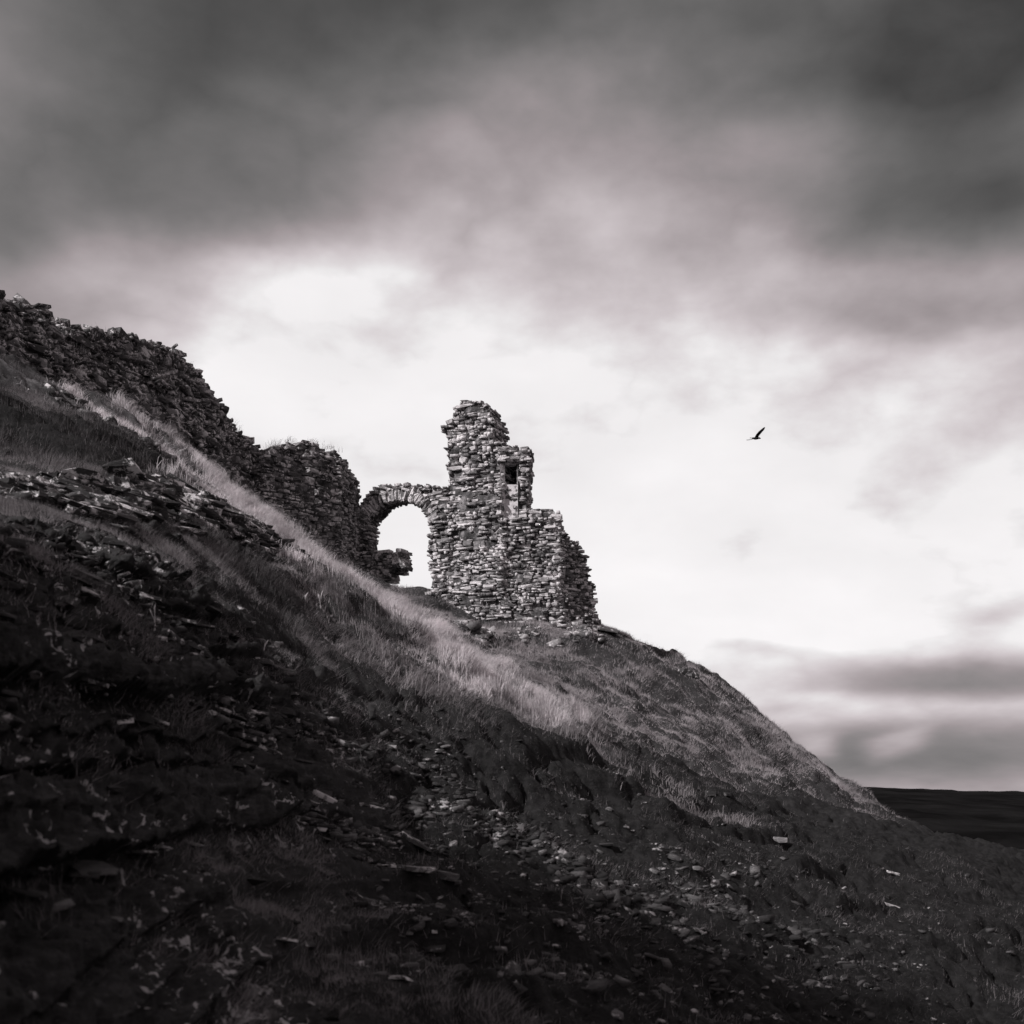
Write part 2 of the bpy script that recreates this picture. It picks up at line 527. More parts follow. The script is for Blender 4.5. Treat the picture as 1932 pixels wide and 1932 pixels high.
def masks(x, y):
    nz = fbm(x * 0.45, y * 0.45, 4, 41)
    dl, _ = seg_dist(x, y, LEDGE); dc, _ = seg_dist(x, y, CRAG); db, tb = seg_dist(x, y, BAND); ds, _ = seg_dist(x, y, SCREE)
    rock = np.maximum(sm(1.6, 0.5, dl + nz * 0.9), sm(2.9, 1.2, dc + nz * 1.6))
    wid = np.interp(tb, [0, .15, .5, .75, 1], [2.2, 3.4, 2.6, 1.9, 0.9])
    grass = sm(1.15, 0.45, (db / wid) + nz * 0.75) * (1 - rock)
    scree = sm(2.6, 0.9, ds + nz * 1.8) * (1 - rock)
    dd, _ = seg_dist(x, y, PAINTED_SHADE)
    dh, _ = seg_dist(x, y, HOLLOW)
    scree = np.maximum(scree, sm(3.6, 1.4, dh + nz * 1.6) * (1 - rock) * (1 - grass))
    scree = np.maximum(scree, sm(8.5, 3.0, dd + nz * 2.4) * (1 - rock))  # painted shade of the lower right, merged into the scree cover
    return rock, grass, scree


def height(x, y, detail=True):
    z = base_height(x, y)
    if not detail:
        return z
    rock, grass, scree = masks(x, y)
    far = sm(18, 32, y)
    soft = (1 - rock) * (1 - 0.5 * grass) * (1 - .7 * sm(37.5, 40, y) * sm(7, 5, np.abs(x + 1)))
    # broad swells, tussocks and hollows
    b0 = fbm(x * 0.24 + 3.1, y * 0.24, 2, 3)
    b1 = fbm(x * 0.9, y * 0.9, 3, 5)
    b3 = fbm(x * 5.5, y * 5.5, 3, 15)
    b4 = np.abs(fbm(x * 3.6 + 2, y * 3.6, 2, 12))
    z0 = z + 0.10 * b1
    z = z + (0.12 + 0.30 * far) * (1 - 0.8 * sm(39, 41, y) * (x < 5)) * b0
    lump = sm(-.35, .35, fbm(x * .4 + 9, y * .4, 2, 19))
    r2 = 1 - np.exp(-np.abs(fbm(x * 1.35 + 7, y * 1.05, 3, 9)) / 0.10)      # rounded tussocks with narrow creases between
    r4 = 1 - np.exp(-b4 / 0.12)
    z = z + soft * ((0.18 + 0.12 * far) * b1 + (0.10 + 0.14 * lump) * (r2 - .7) + 0.055 * (r4 - .6) + 0.05 * b3) + grass * (0.12 * b1 + .08 * (r2 - .7))
    # little steps where the turf has slipped
    s = z0 / 0.62 + 0.9 * fbm(x * 0.35, y * 0.35, 3, 23) + 0.16 * fbm(x * 2.3, y * 2.3, 2, 24)
    fr = s - np.floor(s)
    amp = (0.14 + 0.16 * (1 - far)) * sm(-.3, .4, fbm(x * .5, y * .5, 2, 26))
    z = z + amp * (1 - rock) * (1 - grass) * (sm(0.0, 0.24, fr) - fr)
    z = z + scree * 0.035 * fbm(x * 9, y * 9, 3, 33)
    return z


# --- sheet: fine where the place is near, coarse far off and behind
az_f = np.radians(np.linspace(-28, 28, 700))
az_c = np.radians(np.concatenate([np.linspace(28, 332, 90)[1:-1]]))
azs = np.concatenate([az_f, az_c])
rs = np.concatenate([[0.05, 0.6, 1.2, 1.9, 2.6, 3.2], np.geomspace(3.6, 52, 660), np.geomspace(53, 175, 36)])
A_, R_ = np.meshgrid(azs, rs)
X, Yg = (R_ * np.sin(A_)).astype(np.float64), (R_ * np.cos(A_)).astype(np.float64)
Z = height(X, Yg)
rock, grassm, scree_shade = masks(X, Yg)
# bedded slate: the beds dip to the right, each juts out by its own amount
bed = (Z + 0.20 * X - 0.05 * Yg)
wob = fbm(X * 0.6, Yg * 0.6, 3, 61) * 0.25
lay = bed * 4.2 + wob * 3
step = vnoise(np.floor(lay) * 1.37, np.floor(X * 1.1 + 0.7 * vnoise(X * 2, lay, seed=64)) * 0.77, seed=62)
step2 = vnoise(np.floor(lay * 2.7 + 5) * 1.91, X * 1.5, seed=63)
chip = fbm(X * 4.0, Yg * 4.0, 4, 66, z=Z * 5)
chip2 = fbm(X * 10.0, Yg * 10.0, 3, 67, z=Z * 14)
out = rock * (0.20 * step + 0.10 * step2 + 0.14 * chip + 0.07 * chip2)
nx, ny = 0.78, -0.62
X2 = X + nx * out; Y2 = Yg + ny * out
Z2 = Z + rock * (0.10 * chip + 0.06 * step + 0.05 * chip2)
nr, nc = X.shape
idx = np.arange(nr * nc).reshape(nr, nc)
nxt = np.roll(idx, -1, axis=1)
quads = np.stack([idx[:-1], nxt[:-1], nxt[1:], idx[1:]], -1)
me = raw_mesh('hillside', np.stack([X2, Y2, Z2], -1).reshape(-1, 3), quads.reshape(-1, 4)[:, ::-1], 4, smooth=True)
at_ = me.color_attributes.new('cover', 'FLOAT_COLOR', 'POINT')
cov = np.stack([rock, grassm, scree_shade, np.ones_like(rock)], -1).astype(np.float32)
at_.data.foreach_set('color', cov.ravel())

m, q = new_mat('hillside_ground')
geo = q.n.new('ShaderNodeNewGeometry'); pos = geo.outputs['Position']
att = q.n.new('ShaderNodeAttribute'); att.attribute_name = 'cover'
sp = q.n.new('ShaderNodeSeparateColor'); q.l.new(att.outputs['Color'], sp.inputs[0])
n1 = q.noise(pos, 1.1, 6, 0.65).outputs['Fac']
n2 = q.noise(pos, 7.0, 7, 0.7).outputs['Fac']
n3 = q.noise(pos, 38.0, 4, 0.65).outputs['Fac']
turf = q.ramp(q.m('ADD', q.m('MULTIPLY', n1, 0.40), q.m('ADD', q.m('MULTIPLY', n2, 0.35), q.m('MULTIPLY', n3, 0.25))), [(0.36, (0.024, 0.0236, 0.0236)), (0.52, (0.05, 0.0485, 0.049)), (0.68, (0.16, 0.154, 0.156))])
drygr = q.ramp(n2, [(0.3, (0.07, 0.068, 0.069)), (0.7, (0.20, 0.192, 0.196))])
soil_shade = q.ramp(n2, [(0.36, (0.010, 0.0098, 0.0098)), (0.68, (0.034, 0.033, 0.0332))])  # bare earth, and the painted shade on the lower right slope
mp = q.n.new('ShaderNodeMapping'); mp.inputs['Scale'].default_value = (1.0, 1.0, 7.0); mp.inputs['Rotation'].default_value = (0.05, 0.2, 0)
q.l.new(pos, mp.inputs[0])
n4 = q.noise(mp.outputs[0], 2.2, 7, 0.68, 0.5).outputs['Fac']
rk = q.ramp(n4, [(0.36, (0.034, 0.0334, 0.0334)), (0.56, (0.048, 0.047, 0.0472)), (0.76, (0.11, 0.107, 0.108))])
li = q.ramp(q.m('ADD', q.m('MULTIPLY', q.noise(pos, 6.5, 7, 0.66, 0.8).outputs['Fac'], 0.72), q.m('MULTIPLY', q.noise(pos, 0.9, 2, 0.5).outputs['Fac'], 0.34)),
            [(0.622, 0.0), (0.640, 1.0)])
rk = q.mix(li, rk, (0.50, 0.485, 0.49, 1))
c = q.mix(sp.outputs[1], turf, drygr)
c = q.mix(sp.outputs[2], c, soil_shade)
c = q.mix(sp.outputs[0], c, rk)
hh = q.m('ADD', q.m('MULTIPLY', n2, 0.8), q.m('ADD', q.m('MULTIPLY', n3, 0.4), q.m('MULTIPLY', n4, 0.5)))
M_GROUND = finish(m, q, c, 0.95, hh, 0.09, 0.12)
hill = link_mesh('hillside', me, M_GROUND)
tag(hill, 'steep turf and slate hillside under the ruin', kind='structure')


def ground_at(x, y):
    return float(height(np.array([x]), np.array([y]))[0])


def hit(px, py):
    """where the line of sight of a picture position meets the hillside"""
    ys = np.geomspace(4.5, 60, 900)
    a, c_ = (px - CX) / F, (HY - py) / F
    d = height(a * ys, ys) - c_ * ys
    i = int(np.argmax(d > 0))
    if d[i] <= 0:
        i = len(ys) - 1
    return np.array((a * ys[i], ys[i], c_ * ys[i]))


# ------------------------------------------------------------------ valley and the far hill
me = bpy.data.meshes.new('valley_floor')
me.from_pydata([(-9000, -9000, -72), (9000, -9000, -72), (9000, 9000, -72), (-9000, 9000, -72)], [], [(0, 1, 2, 3)])
m, q = new_mat('valley_moor')
geo = q.n.new('ShaderNodeNewGeometry')
v1 = q.noise(geo.outputs['Position'], 0.012, 8, 0.65).outputs['Fac']
M_MOOR = finish(m, q, q.ramp(v1, [(0.35, (0.006, 0.0058, 0.0058)), (0.7, (0.017, 0.0165, 0.0166))]), 1.0, v1, 4.0, 0.0)
tag(link_mesh('valley_floor', me, M_MOOR), 'dark moorland valley floor', kind='structure')
hx = np.linspace(-1500, 2600, 240); hy = np.linspace(520, 2300, 80)
HX, HYY = np.meshgrid(hx, hy)
t = (HYY - 520) / 1780
prof = np.sin(np.clip(t * 1.25, 0, 1) * math.pi * 0.5) ** 0.8
crest = np.interp(HX / HYY, [-1.5, -0.4, 0.1, 0.26, 0.30, 0.34, 0.38, 0.45, 0.9], [6, 10, 12, 9.0, 7.2, 6.6, 4.0, 1.0, -10])
HZ = -74 + prof * (74 + crest * 1.15) + prof * 7.0 * fbm(HX * 0.009, HYY * 0.009, 5, 71) + 1.5 * fbm(HX * 0.06, HYY * 0.06, 3, 77)
i2 = np.arange(HX.size).reshape(HX.shape)
qd = np.stack([i2[:-1, :-1], i2[:-1, 1:], i2[1:, 1:], i2[1:, :-1]], -1).reshape(-1, 4)
me = raw_mesh('far_hill', np.stack([HX, HYY, HZ], -1).reshape(-1, 3), qd, 4, smooth=True)
tag(link_mesh('far_hill', me, M_MOOR), 'long dark moorland ridge on the horizon', kind='structure')


# ------------------------------------------------------------------ masonry
def plan(px, Y):
    return np.array(((px - CX) / F * Y, Y))


class Face:
    """one upright wall face between two plan points; u runs along it, v is height, n points outwards (camera side)"""
    def __init__(self, A, B, lean=0.0, v0=0.0):
        self.A = np.asarray(A, float); d = np.asarray(B, float) - self.A
        self.L = np.linalg.norm(d); self.d = d / self.L
        self.n = np.array((self.d[1], -self.d[0]))
        self.lean, self.v0 = lean, v0
        self.B3 = np.array([[self.d[0], -self.n[0], 0], [self.d[1], -self.n[1], 0], [0, 0, 1]], float)   # columns: along, inwards, up

    def uv(self, px, py):
        a, c_ = (px - CX) / F, (HY - py) / F
        v = self.v0
        for _ in range(8):
            A = self.A - self.n * (self.lean * max(0.0, v - self.v0))
            s = (a * A[1] - A[0]) / (self.d[0] - a * self.d[1])
            v = c_ * (A[1] + s * self.d[1])
        return s, v

    def pt(self, u, v, depth=0.0):
        dd = depth + self.lean * max(0.0, v - self.v0)
        p = self.A + self.d * u - self.n * dd
        return np.array((p[0], p[1], v))


def scan(poly, v):
    xs = []
    n = len(poly)
    for i in range(n):
        (u0, v0), (u1, v1) = poly[i], poly[(i + 1) % n]
        if (v0 <= v) != (v1 <= v):
            xs.append(u0 + (v - v0) / (v1 - v0) * (u1 - u0))
    xs.sort()
    return list(zip(xs[::2], xs[1::2]))


def inside(poly, u, v):
    return any(a <= u <= b for a, b in scan(poly, v))


def masonry(face, poly_px, t, holes=(), course=(0.055, 0.135), width=(0.12, 0.50), relief=0.24, jit=0.075, depth=(0.24, 0.40), gap=0.06,
            ends=(True, True), seed=0, back=True, open_rows=()):
    """lays the stones of a face course by course, with the ends, the ragged top and the back of the wall; returns stones"""
    poly = [face.uv(*p) for p in poly_px]
    hol = [[face.uv(*p) for p in h] for h in holes]
    vmin, vmax = min(p[1] for p in poly), max(p[1] for p in poly)
    res = []
    v = vmin
    while v < vmax:
        h = RNG.uniform(*course) * (1.0 if RNG.random() < .88 else RNG.uniform(1.3, 1.8))
        vc = v + h / 2
        for (u0, u1) in scan(poly, vc):
            if u1 - u0 < 0.08:
                continue
            u = u0 + RNG.uniform(-.06, .05)
            first = True
            while u < u1 - 0.05:
                w = min((width[0] + (width[1] - width[0]) * RNG.random() ** 1.8) * RNG.choice([0.7, 1, 1, 1.6]), max(0.14, u1 - u + RNG.uniform(-.05, .10)))
                uc = u + w / 2
                last = u + w >= u1 - 0.06
                wob = 0.07 * float(vnoise(uc * 0.8 + seed, vc * 0.6)) + 0.03 * float(vnoise(uc * 2.3, vc * 1.7 + seed))
                rel = relief * float(fbm(np.array(uc * 0.9 + 3 * seed), np.array(vc * 0.9), 3, 101 + seed))
                top = not inside(poly, uc, vc + 0.26)
                hidden = any(inside(hp, uc, vc) or inside(hp, uc - w * .35, vc) or inside(hp, uc + w * .35, vc) for hp in hol)
                nl = max(2, int(round(t / 0.32)))
                for k in range(nl):
                    edge = (first and ends[0]) or (last and ends[1])
                    if hidden and k < nl - 1:
                        continue
                    if 0 < k < nl - 1 and not (edge or top):
                        continue
                    if k == nl - 1 and not back and not (edge or top):
                        continue
                    if k == 0 and RNG.random() < gap:
                        continue
                    d = RNG.uniform(*depth)
                    if k == 0:
                        off = d / 2 - rel - RNG.uniform(-.07, .09)
                    elif k == nl - 1:
                        off = t - d / 2 + RNG.uniform(-.03, .05)
                    else:
                        off = (k + 0.5) * t / nl + RNG.uniform(-.05, .05)
                        d = t / nl * 1.2
                    du = RNG.uniform(-.05, .05) if edge else 0.0
                    pieces = [(0, 1.0)]
                    if h > 0.095 and RNG.random() < (0.33 if h < .15 else .6):
                        f = RNG.uniform(.35, .65)
                        pieces = [((f - 1) / 2, f), (f / 2, 1 - f)]
                    for sh, fr in pieces:
                        B = rot_jitter(face.B3, jit)
                        ww = w * RNG.uniform(.86, 1.06) if len(pieces) == 1 else w * RNG.uniform(.7, 1.05)
                        M = B @ np.diag((ww, d * RNG.uniform(.9, 1.1), h * fr * RNG.uniform(.86, 1.22)))
                        p = face.pt(uc + du + (RNG.uniform(-.03, .03) if sh else 0), vc + wob + sh * h, off)
                        res.append((p, M, int(RNG.integers(len(SHAPES))), 1.0 if k == 0 else 0.25))
                u += w
                first = False
        v += h * 0.97
    return res


def core(name, face, poly_px, t, parent, origin, holes=(), cell=0.11, inset=0.085, relief=0.24, seed=0, mat=None):
    """the mortared heart of a wall: a ragged solid just behind the facing stones"""
    poly = [face.uv(*p) for p in poly_px]
    hol = [[face.uv(*p) for p in h] for h in holes]
    us = np.arange(min(p[0] for p in poly), max(p[0] for p in poly) + cell, cell)
    vs = np.arange(min(p[1] for p in poly), max(p[1] for p in poly) + cell, cell)
    nu, nv = len(us) - 1, len(vs) - 1
    solid = np.zeros((nu, nv), bool)
    e = 0.09
    for j in range(nv):
        vc = vs[j] + cell / 2
        rows = [scan(poly, vc), scan(poly, vc + e + 0.05)]
        hr = [scan(h, vc) for h in hol]
        for i in range(nu):
            uc = us[i] + cell / 2
            ok = any(a + e <= uc <= b - e for a, b in rows[0]) and any(a <= uc <= b for a, b in rows[1])
            if ok and any(a <= uc <= b for r_ in hr for a, b in r_):
                ok = False
            solid[i, j] = ok
    verts, faces, vid = [], [], {}

    def V(i, j, side):
        key = (i, j, side)
        if key not in vid:
            u, v = us[i], vs[j]
            rel = relief * float(fbm(np.array(u * 0.9 + 3 * seed), np.array(v * 0.9), 3, 101 + seed))
            nz = 0.07 * float(vnoise(u * 3.1, v * 3.1, seed=5))
            dpt = inset - rel + nz if side == 0 else t - inset + nz
            ju, jv = 0.03 * float(vnoise(u * 9, v * 9, seed=8)), 0.03 * float(vnoise(u * 9, v * 9, seed=9))
            vid[key] = len(verts)
            verts.append(face.pt(u + ju, v + jv, dpt) - origin)
        return vid[key]
    for i in range(nu):
        for j in range(nv):
            if not solid[i, j]:
                continue
            faces.append((V(i, j, 0), V(i + 1, j, 0), V(i + 1, j + 1, 0), V(i, j + 1, 0)))
            faces.append((V(i, j, 1), V(i, j + 1, 1), V(i + 1, j + 1, 1), V(i + 1, j, 1)))
            for (di, dj, a, b) in ((-1, 0, (i, j + 1), (i, j)), (1, 0, (i + 1, j), (i + 1, j + 1)), (0, -1, (i, j), (i + 1, j)), (0, 1, (i + 1, j + 1), (i, j + 1))):
                ii, jj = i + di, j + dj
                if not (0 <= ii < nu and 0 <= jj < nv and solid[ii, jj]):
                    faces.append((V(*a, 0), V(*a, 1), V(*b, 1), V(*b, 0)))
    me = bpy.data.meshes.new(name)
    me.from_pydata(verts, [], faces)
    me.update()
    return link_mesh(name, me, mat or M_MORTAR, parent)


# ---- the tall tower wall with its broken right wing
f1 = Face(plan(628, 43.6), plan(945, 41.0))
f2 = Face(plan(945, 41.0), plan(1053, 40.85))
f3 = Face(plan(1053, 40.85), plan(1137, 41.95))
P1 = [(806, 988), (809, 1007), (804, 1030), (807, 1061), (813, 1120), (835, 1160), (890, 1200), (947, 1206), (947, 834), (935, 832), (928, 822), (930, 806), (927, 789), (926, 778), (919, 771),
      (914, 759), (902, 757), (892, 759), (884, 755), (872, 758), (866, 765), (856, 768), (847, 775), (848, 786), (851, 793), (835, 807), (836, 816), (841, 822), (841, 838), (843, 864), (841, 875),
      (843, 920), (815, 917), (797, 922), (812, 950), (818, 972)]
P2 = [(943, 832), (953, 834), (957, 839), (975, 840), (990, 842), (1001, 846), (1000, 856), (996, 862), (999, 880), (996, 900), (1000, 918), (995, 940), (996, 955),
      (1010, 959), (1030, 958), (1050, 962), (1055, 978), (1055, 1206), (943, 1206)]
P3 = [(1053, 972), (1062, 986), (1069, 1007), (1090, 1028), (1104, 1040), (1115, 1055), (1117, 1088), (1124, 1100), (1126, 1130), (1126, 1158), (1133, 1164), (1138, 1212), (1053, 1206)]
NICHE = [(944, 876), (977, 876), (977, 974), (962, 981), (950, 976), (944, 966)]
f2u = lambda px, py, d: f2.pt(*f2.uv(px, py), d)
org = np.array((*plan(960, 41.2), at(960, 1190, 41.2)[2]))
tower = empty('ruined_tower', org)
tag(tower, 'tall broken slate tower wall with a dark plastered niche, right of the arch', 'ruin', 'remains of the castle walls')
core('masonry_core', f1, P1, 1.25, tower, org, seed=1)
core('masonry_core', f2, P2, 1.25, tower, org, holes=[NICHE], seed=2, relief=0.22)
core('masonry_core', f3, P3, 1.25, tower, org, seed=3, relief=0.2)
st = masonry(f1, P1, 1.25, seed=1, ends=(True, True))
st += masonry(f2, P2, 1.25, holes=[NICHE], seed=2, relief=0.22, ends=(False, True), width=(0.14, 0.46))
st += masonry(f3, P3, 1.25, seed=3, relief=0.20, ends=(False, True), course=(0.06, 0.12), width=(0.12, 0.36), jit=0.10)
# bonding stones up the two corners
for fa, fb_, pxs, y0, y1 in ((f1, f2, 945, 842, 1195), (f2, f3, 1053, 972, 1200)):
    v = at(pxs, y1, 41)[2]
    while v < at(pxs, y0, 41)[2]:
        h = RNG.uniform(.08, .15)
        ff = fa if RNG.random() < .5 else fb_
        c0 = np.array((*fb_.A, v + h / 2)) - np.array((*(fa.n + fb_.n), 0)) * 0.10
        nearby_niche = pxs == 945 and at(pxs, 980, 41)[2] < v < at(pxs, 872, 41)[2]
        if not nearby_niche:
            st.append((c0, rot_jitter(ff.B3, .06) @ np.diag((RNG.uniform(.3, .5), RNG.uniform(.25, .4), h)), int(RNG.integers(len(SHAPES))), 1.0))
        v += h * .95
place_stones(tower, st, M_STONE, org, cap=296)


def part_mesh(name, verts, faces, mat, parent, origin):
    me = bpy.data.meshes.new(name)
    me.from_pydata([tuple(np.asarray(v) - origin) for v in verts], [], faces)
    me.update()
    return link_mesh(name, me, mat, parent)


# the niche: splayed left jamb, plastered back, a deep dark opening at its head
DN = 0.15
fr = [f2u(*p, 0.03) for p in ((943, 874), (977, 874), (977, 984), (943, 984))]
bk = [f2u(*p, DN) for p in ((952, 874), (976, 874), (976, 984), (952, 984))]
hb = [f2u(*p, DN) for p in ((951, 874), (976, 874), (976, 912), (951, 912))]
hd = [f2u(*p, 1.15) for p in ((951, 874), (976, 874), (976, 912), (951, 912))]
niche = part_mesh('niche', [*fr, *bk, *hb, *hd],
                  [(0, 4, 7, 3), (1, 2, 6, 5), (3, 7, 6, 2), (0, 1, 5, 4), (11, 10, 6, 7), (5, 6, 10, 9), (4, 8, 11, 7),
                   (8, 9, 13, 12), (9, 10, 14, 13), (10, 11, 15, 14), (11, 8, 12, 15), (12, 13, 14, 15)], M_PLASTER, tower, org)
niche.data.materials.append(M_STONE)
for fi in (1, 3, 5, 8, 10, 11):
    niche.data.polygons[fi].material_index = 1
niche['label'] = 'tall narrow niche with flaking white plaster and a dark opening'
for k in range(7):                       # lintel stones over the niche, jutting forward
    u, v = f2.uv(946 + k * 8.5, 868 - (k % 2) * 3)
    o = bpy.data.objects.new('lintel_stone', shape_mesh(k, M_STONE)); COL.objects.link(o); o.parent = tower
    M = rot_jitter(f2.B3, .04) @ np.diag((.30, .55, .11))
    p = f2.pt(u, v, 0.12) - org
    o.matrix_local = Matrix([[*M[r], p[r]] for r in range(3)] + [[0, 0, 0, 1]])
for k in range(9):                       # bared stones in the plaster
    u, v = f2.uv(RNG.uniform(955, 974), RNG.uniform(914, 975))
    o = bpy.data.objects.new('bared_stone', shape_mesh(k + 8, M_STONE)); COL.objects.link(o); o.parent = niche
    M = rot_jitter(f2.B3, .05) @ np.diag((RNG.uniform(.08, .2), .08, RNG.uniform(.05, .10)))
    p = f2.pt(u, v, DN - 0.005) - org
    o.matrix_local = Matrix([[*M[r], p[r]] for r in range(3)] + [[0, 0, 0, 1]])

# ---- the arch
org = np.array((*plan(690, 43.2), at(690, 1070, 43.2)[2]))
arch = empty('stone_arch', org)
tag(arch, 'round headed slate archway with radiating stones and open sky through it', 'arch', 'remains of the castle walls')
TA = 0.85
uL, vL = f1.uv(690, 985); uR, vR = f1.uv(806, 990); uT, vT = f1.uv(750, 944.5)
half = (uR - uL) / 2; vs_ = (vL + vR) / 2; rise = vT - vs_
Rin = (half * half + rise * rise) / (2 * rise)
uc, vc = (uL + uR) / 2, vT - Rin
a0 = math.asin(max(-1, min(1, (vs_ - vc) / Rin)))
vous, rest = [], []
ang = a0 - 0.10
while ang < math.pi - a0 + 0.10:
    th = RNG.uniform(.05, .11)
    da = th / (Rin + 0.25)
    am = ang + da / 2
    rl = RNG.uniform(.42, .60)
    er = np.array((math.cos(am), math.sin(am)))                    # in (u, v); angle 0 = right
    rad = np.array((*(f1.d * er[0]), er[1])); tan = np.array((*(f1.d * -er[1]), er[0]))
    dep = np.array((*(-f1.n), 0.0))
    for k in range(3):
        d = TA / 3 * RNG.uniform(1.0, 1.2)
        B = rot_jitter(np.stack([tan, dep, rad], 1), .06)
        rr = Rin + rl / 2 + RNG.uniform(-.05, .05)
        p = f1.pt(uc + er[0] * rr, vc + er[1] * rr, (k + .5) * TA / 3 + RNG.uniform(-.07, .03))
        M = B @ np.diag((th * 1.12, d, rl))
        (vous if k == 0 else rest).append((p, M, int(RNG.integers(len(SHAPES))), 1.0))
    ang += da
for p, M, k, _ in vous:
    o = bpy.data.objects.new('arch_stone', shape_mesh(k, M_STONE)); COL.objects.link(o); o.parent = arch
    pp = p - org
    o.matrix_local = Matrix([[*M[r], pp[r]] for r in range(3)] + [[0, 0, 0, 1]])
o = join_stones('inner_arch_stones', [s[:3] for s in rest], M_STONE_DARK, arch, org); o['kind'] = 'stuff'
# mortar between the arch stones: a curved band a little inside them
bv, bf = [], []
NB = 40
for i in range(NB + 1):
    a = a0 - 0.12 + (math.pi - 2 * a0 + 0.24) * i / NB
    for rr in (Rin + .05, Rin + .40):
        for d in (.10, TA - .08):
            bv.append(f1.pt(uc + math.cos(a) * rr, vc + math.sin(a) * rr, d))
for i in range(NB):
    b = 4 * i
    for (p_, q_) in ((0, 1), (1, 3), (3, 2), (2, 0)):
        bf.append((b + p_, b + q_, b + 4 + q_, b + 4 + p_))
part_mesh('mortar_band', bv, bf, M_MORTAR, arch, org)
CROWN = [(668, 952), (684, 934), (700, 920), (722, 910), (738, 913), (755, 908), (772, 912), (790, 910), (815, 915), (842, 919), (842, 936), (805, 940), (780, 928), (752, 921), (728, 925), (704, 940), (684, 964)]
PIER = [(628, 944), (660, 950), (684, 958), (692, 984), (691, 1030), (692, 1070), (715, 1100), (690, 1110), (628, 1085)]
STUB = [(686, 1036), (705, 1034), (745, 1037), (752, 1032), (754, 1036), (754, 1046), (757, 1056), (742, 1080), (728, 1092), (705, 1100), (686, 1080)]
core('masonry_core', f1, PIER, TA, arch, org, seed=4)
core('masonry_core', f1, STUB, TA, arch, org, seed=6)
st = masonry(f1, CROWN, TA, seed=4, relief=.06, jit=.16, width=(.18, .45))
st += masonry(f1, PIER, TA, seed=4, relief=.12, jit=.09)
st += masonry(f1, STUB, TA, seed=6, relief=.05, jit=.07, width=(.2, .5))
place_stones(arch, st, M_STONE, org, cap=220)
# the tilted slab at the tip of the broken sill
u, v = f1.uv(755, 1061)
Bs = np.array(f1.B3) @ np.array(Matrix.Rotation(math.radians(52), 3, 'Y'))
M = Bs @ np.diag((.58, .75, .18)); p = f1.pt(u, v, .28) - org
o = bpy.data.objects.new('tilted_slab', shape_mesh(3, M_STONE)); COL.objects.link(o); o.parent = arch
o.matrix_local = Matrix([[*M[r], p[r]] for r in range(3)] + [[0, 0, 0, 1]])

# ---- the squat block of wall left of the arch
f4 = Face(plan(497, 39.2), plan(641, 41.2), lean=0.06, v0=at(560, 1000, 40)[2])
f5 = Face(plan(641, 41.2), plan(684, 43.6))
P4 = [(503, 856), (518, 847), (524, 838), (533, 836), (547, 838), (553, 833), (560, 838), (572, 832), (585, 833), (599, 833), (607, 843), (618, 847), (630, 846), (637, 856), (642, 866), (642, 1090), (600, 1066), (560, 1036), (500, 985), (495, 880)]
P5 = [(639, 862), (650, 866), (659, 868), (667, 888), (672, 896), (679, 899), (680, 940), (683, 965), (683, 1110), (639, 1090)]
org = np.array((*plan(590, 40.8), at(590, 1030, 40.8)[2]))
block = empty('ruined_wall', org)
tag(block, 'squat stump of dark slate wall between the arch and the rubble bank', 'ruin', 'remains of the castle walls')
core('masonry_core', f4, P4, 1.5, block, org, seed=7, relief=.2)
core('masonry_core', f5, P5, 1.2, block, org, seed=8, relief=.12)
st = masonry(f4, P4, 1.5, seed=7, relief=.20, jit=.10, width=(.16, .55), course=(.07, .17))
st += masonry(f5, P5, 1.2, seed=8, relief=.12, jit=.08, width=(.14, .4))
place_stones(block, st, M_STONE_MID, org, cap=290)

# ---- the rubble bank climbing the hill at the left
f6 = Face(plan(-90, 27.3), plan(512, 39.4), lean=0.42, v0=8.6)
P6 = [(-90, 500), (0, 545), (60, 570), (92, 588), (110, 600), (125, 606), (150, 612), (165, 622), (182, 618), (200, 628), (225, 626), (240, 634), (270, 640), (300, 648), (318, 658), (340, 664), (346, 680),
      (360, 694), (378, 700), (380, 716), (392, 726), (396, 745), (410, 768), (430, 788), (446, 802), (458, 820), (470, 828), (480, 838), (492, 856), (506, 862), (512, 1010), (490, 1000), (400, 935), (290, 880), (200, 830), (92, 782), (0, 740), (-90, 700)]
org = np.array((*plan(300, 33.4), at(300, 845, 33.4)[2]))
bank = empty('rubble_bank', org)
tag(bank, 'long tumbled bank of dark rubble masonry climbing to the upper left', 'ruin', 'remains of the castle walls')
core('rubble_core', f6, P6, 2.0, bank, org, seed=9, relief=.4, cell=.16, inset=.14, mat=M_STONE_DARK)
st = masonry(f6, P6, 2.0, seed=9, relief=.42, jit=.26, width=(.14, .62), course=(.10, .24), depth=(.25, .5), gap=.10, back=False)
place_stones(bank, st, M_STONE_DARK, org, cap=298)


WALL_TOPS = []
for f_, P_ in ((f6, P6), (f4, P4)):
    top = [p for p in P_ if f_.uv(*p)[1] > f_.v0][:30 if f_ is f6 else 14]
    for k in range(46 if f_ is f6 else 10):
        i = int(RNG.integers(len(top) - 1)); t_ = RNG.random()
        px, py = (top[i][0] * (1 - t_) + top[i + 1][0] * t_, top[i][1] * (1 - t_) + top[i + 1][1] * t_)
        dn = abs(RNG.normal(0, 35)) if f_ is f6 else 0
        u, v = f_.uv(px, py + dn)
        WALL_TOPS.append(f_.pt(u, v + .02, .12))


# ------------------------------------------------------------------ slate outcrops on the near slope
BED = np.array(Matrix.Rotation(math.radians(11), 3, 'Y') @ Matrix.Rotation(math.radians(-6), 3, 'X'))


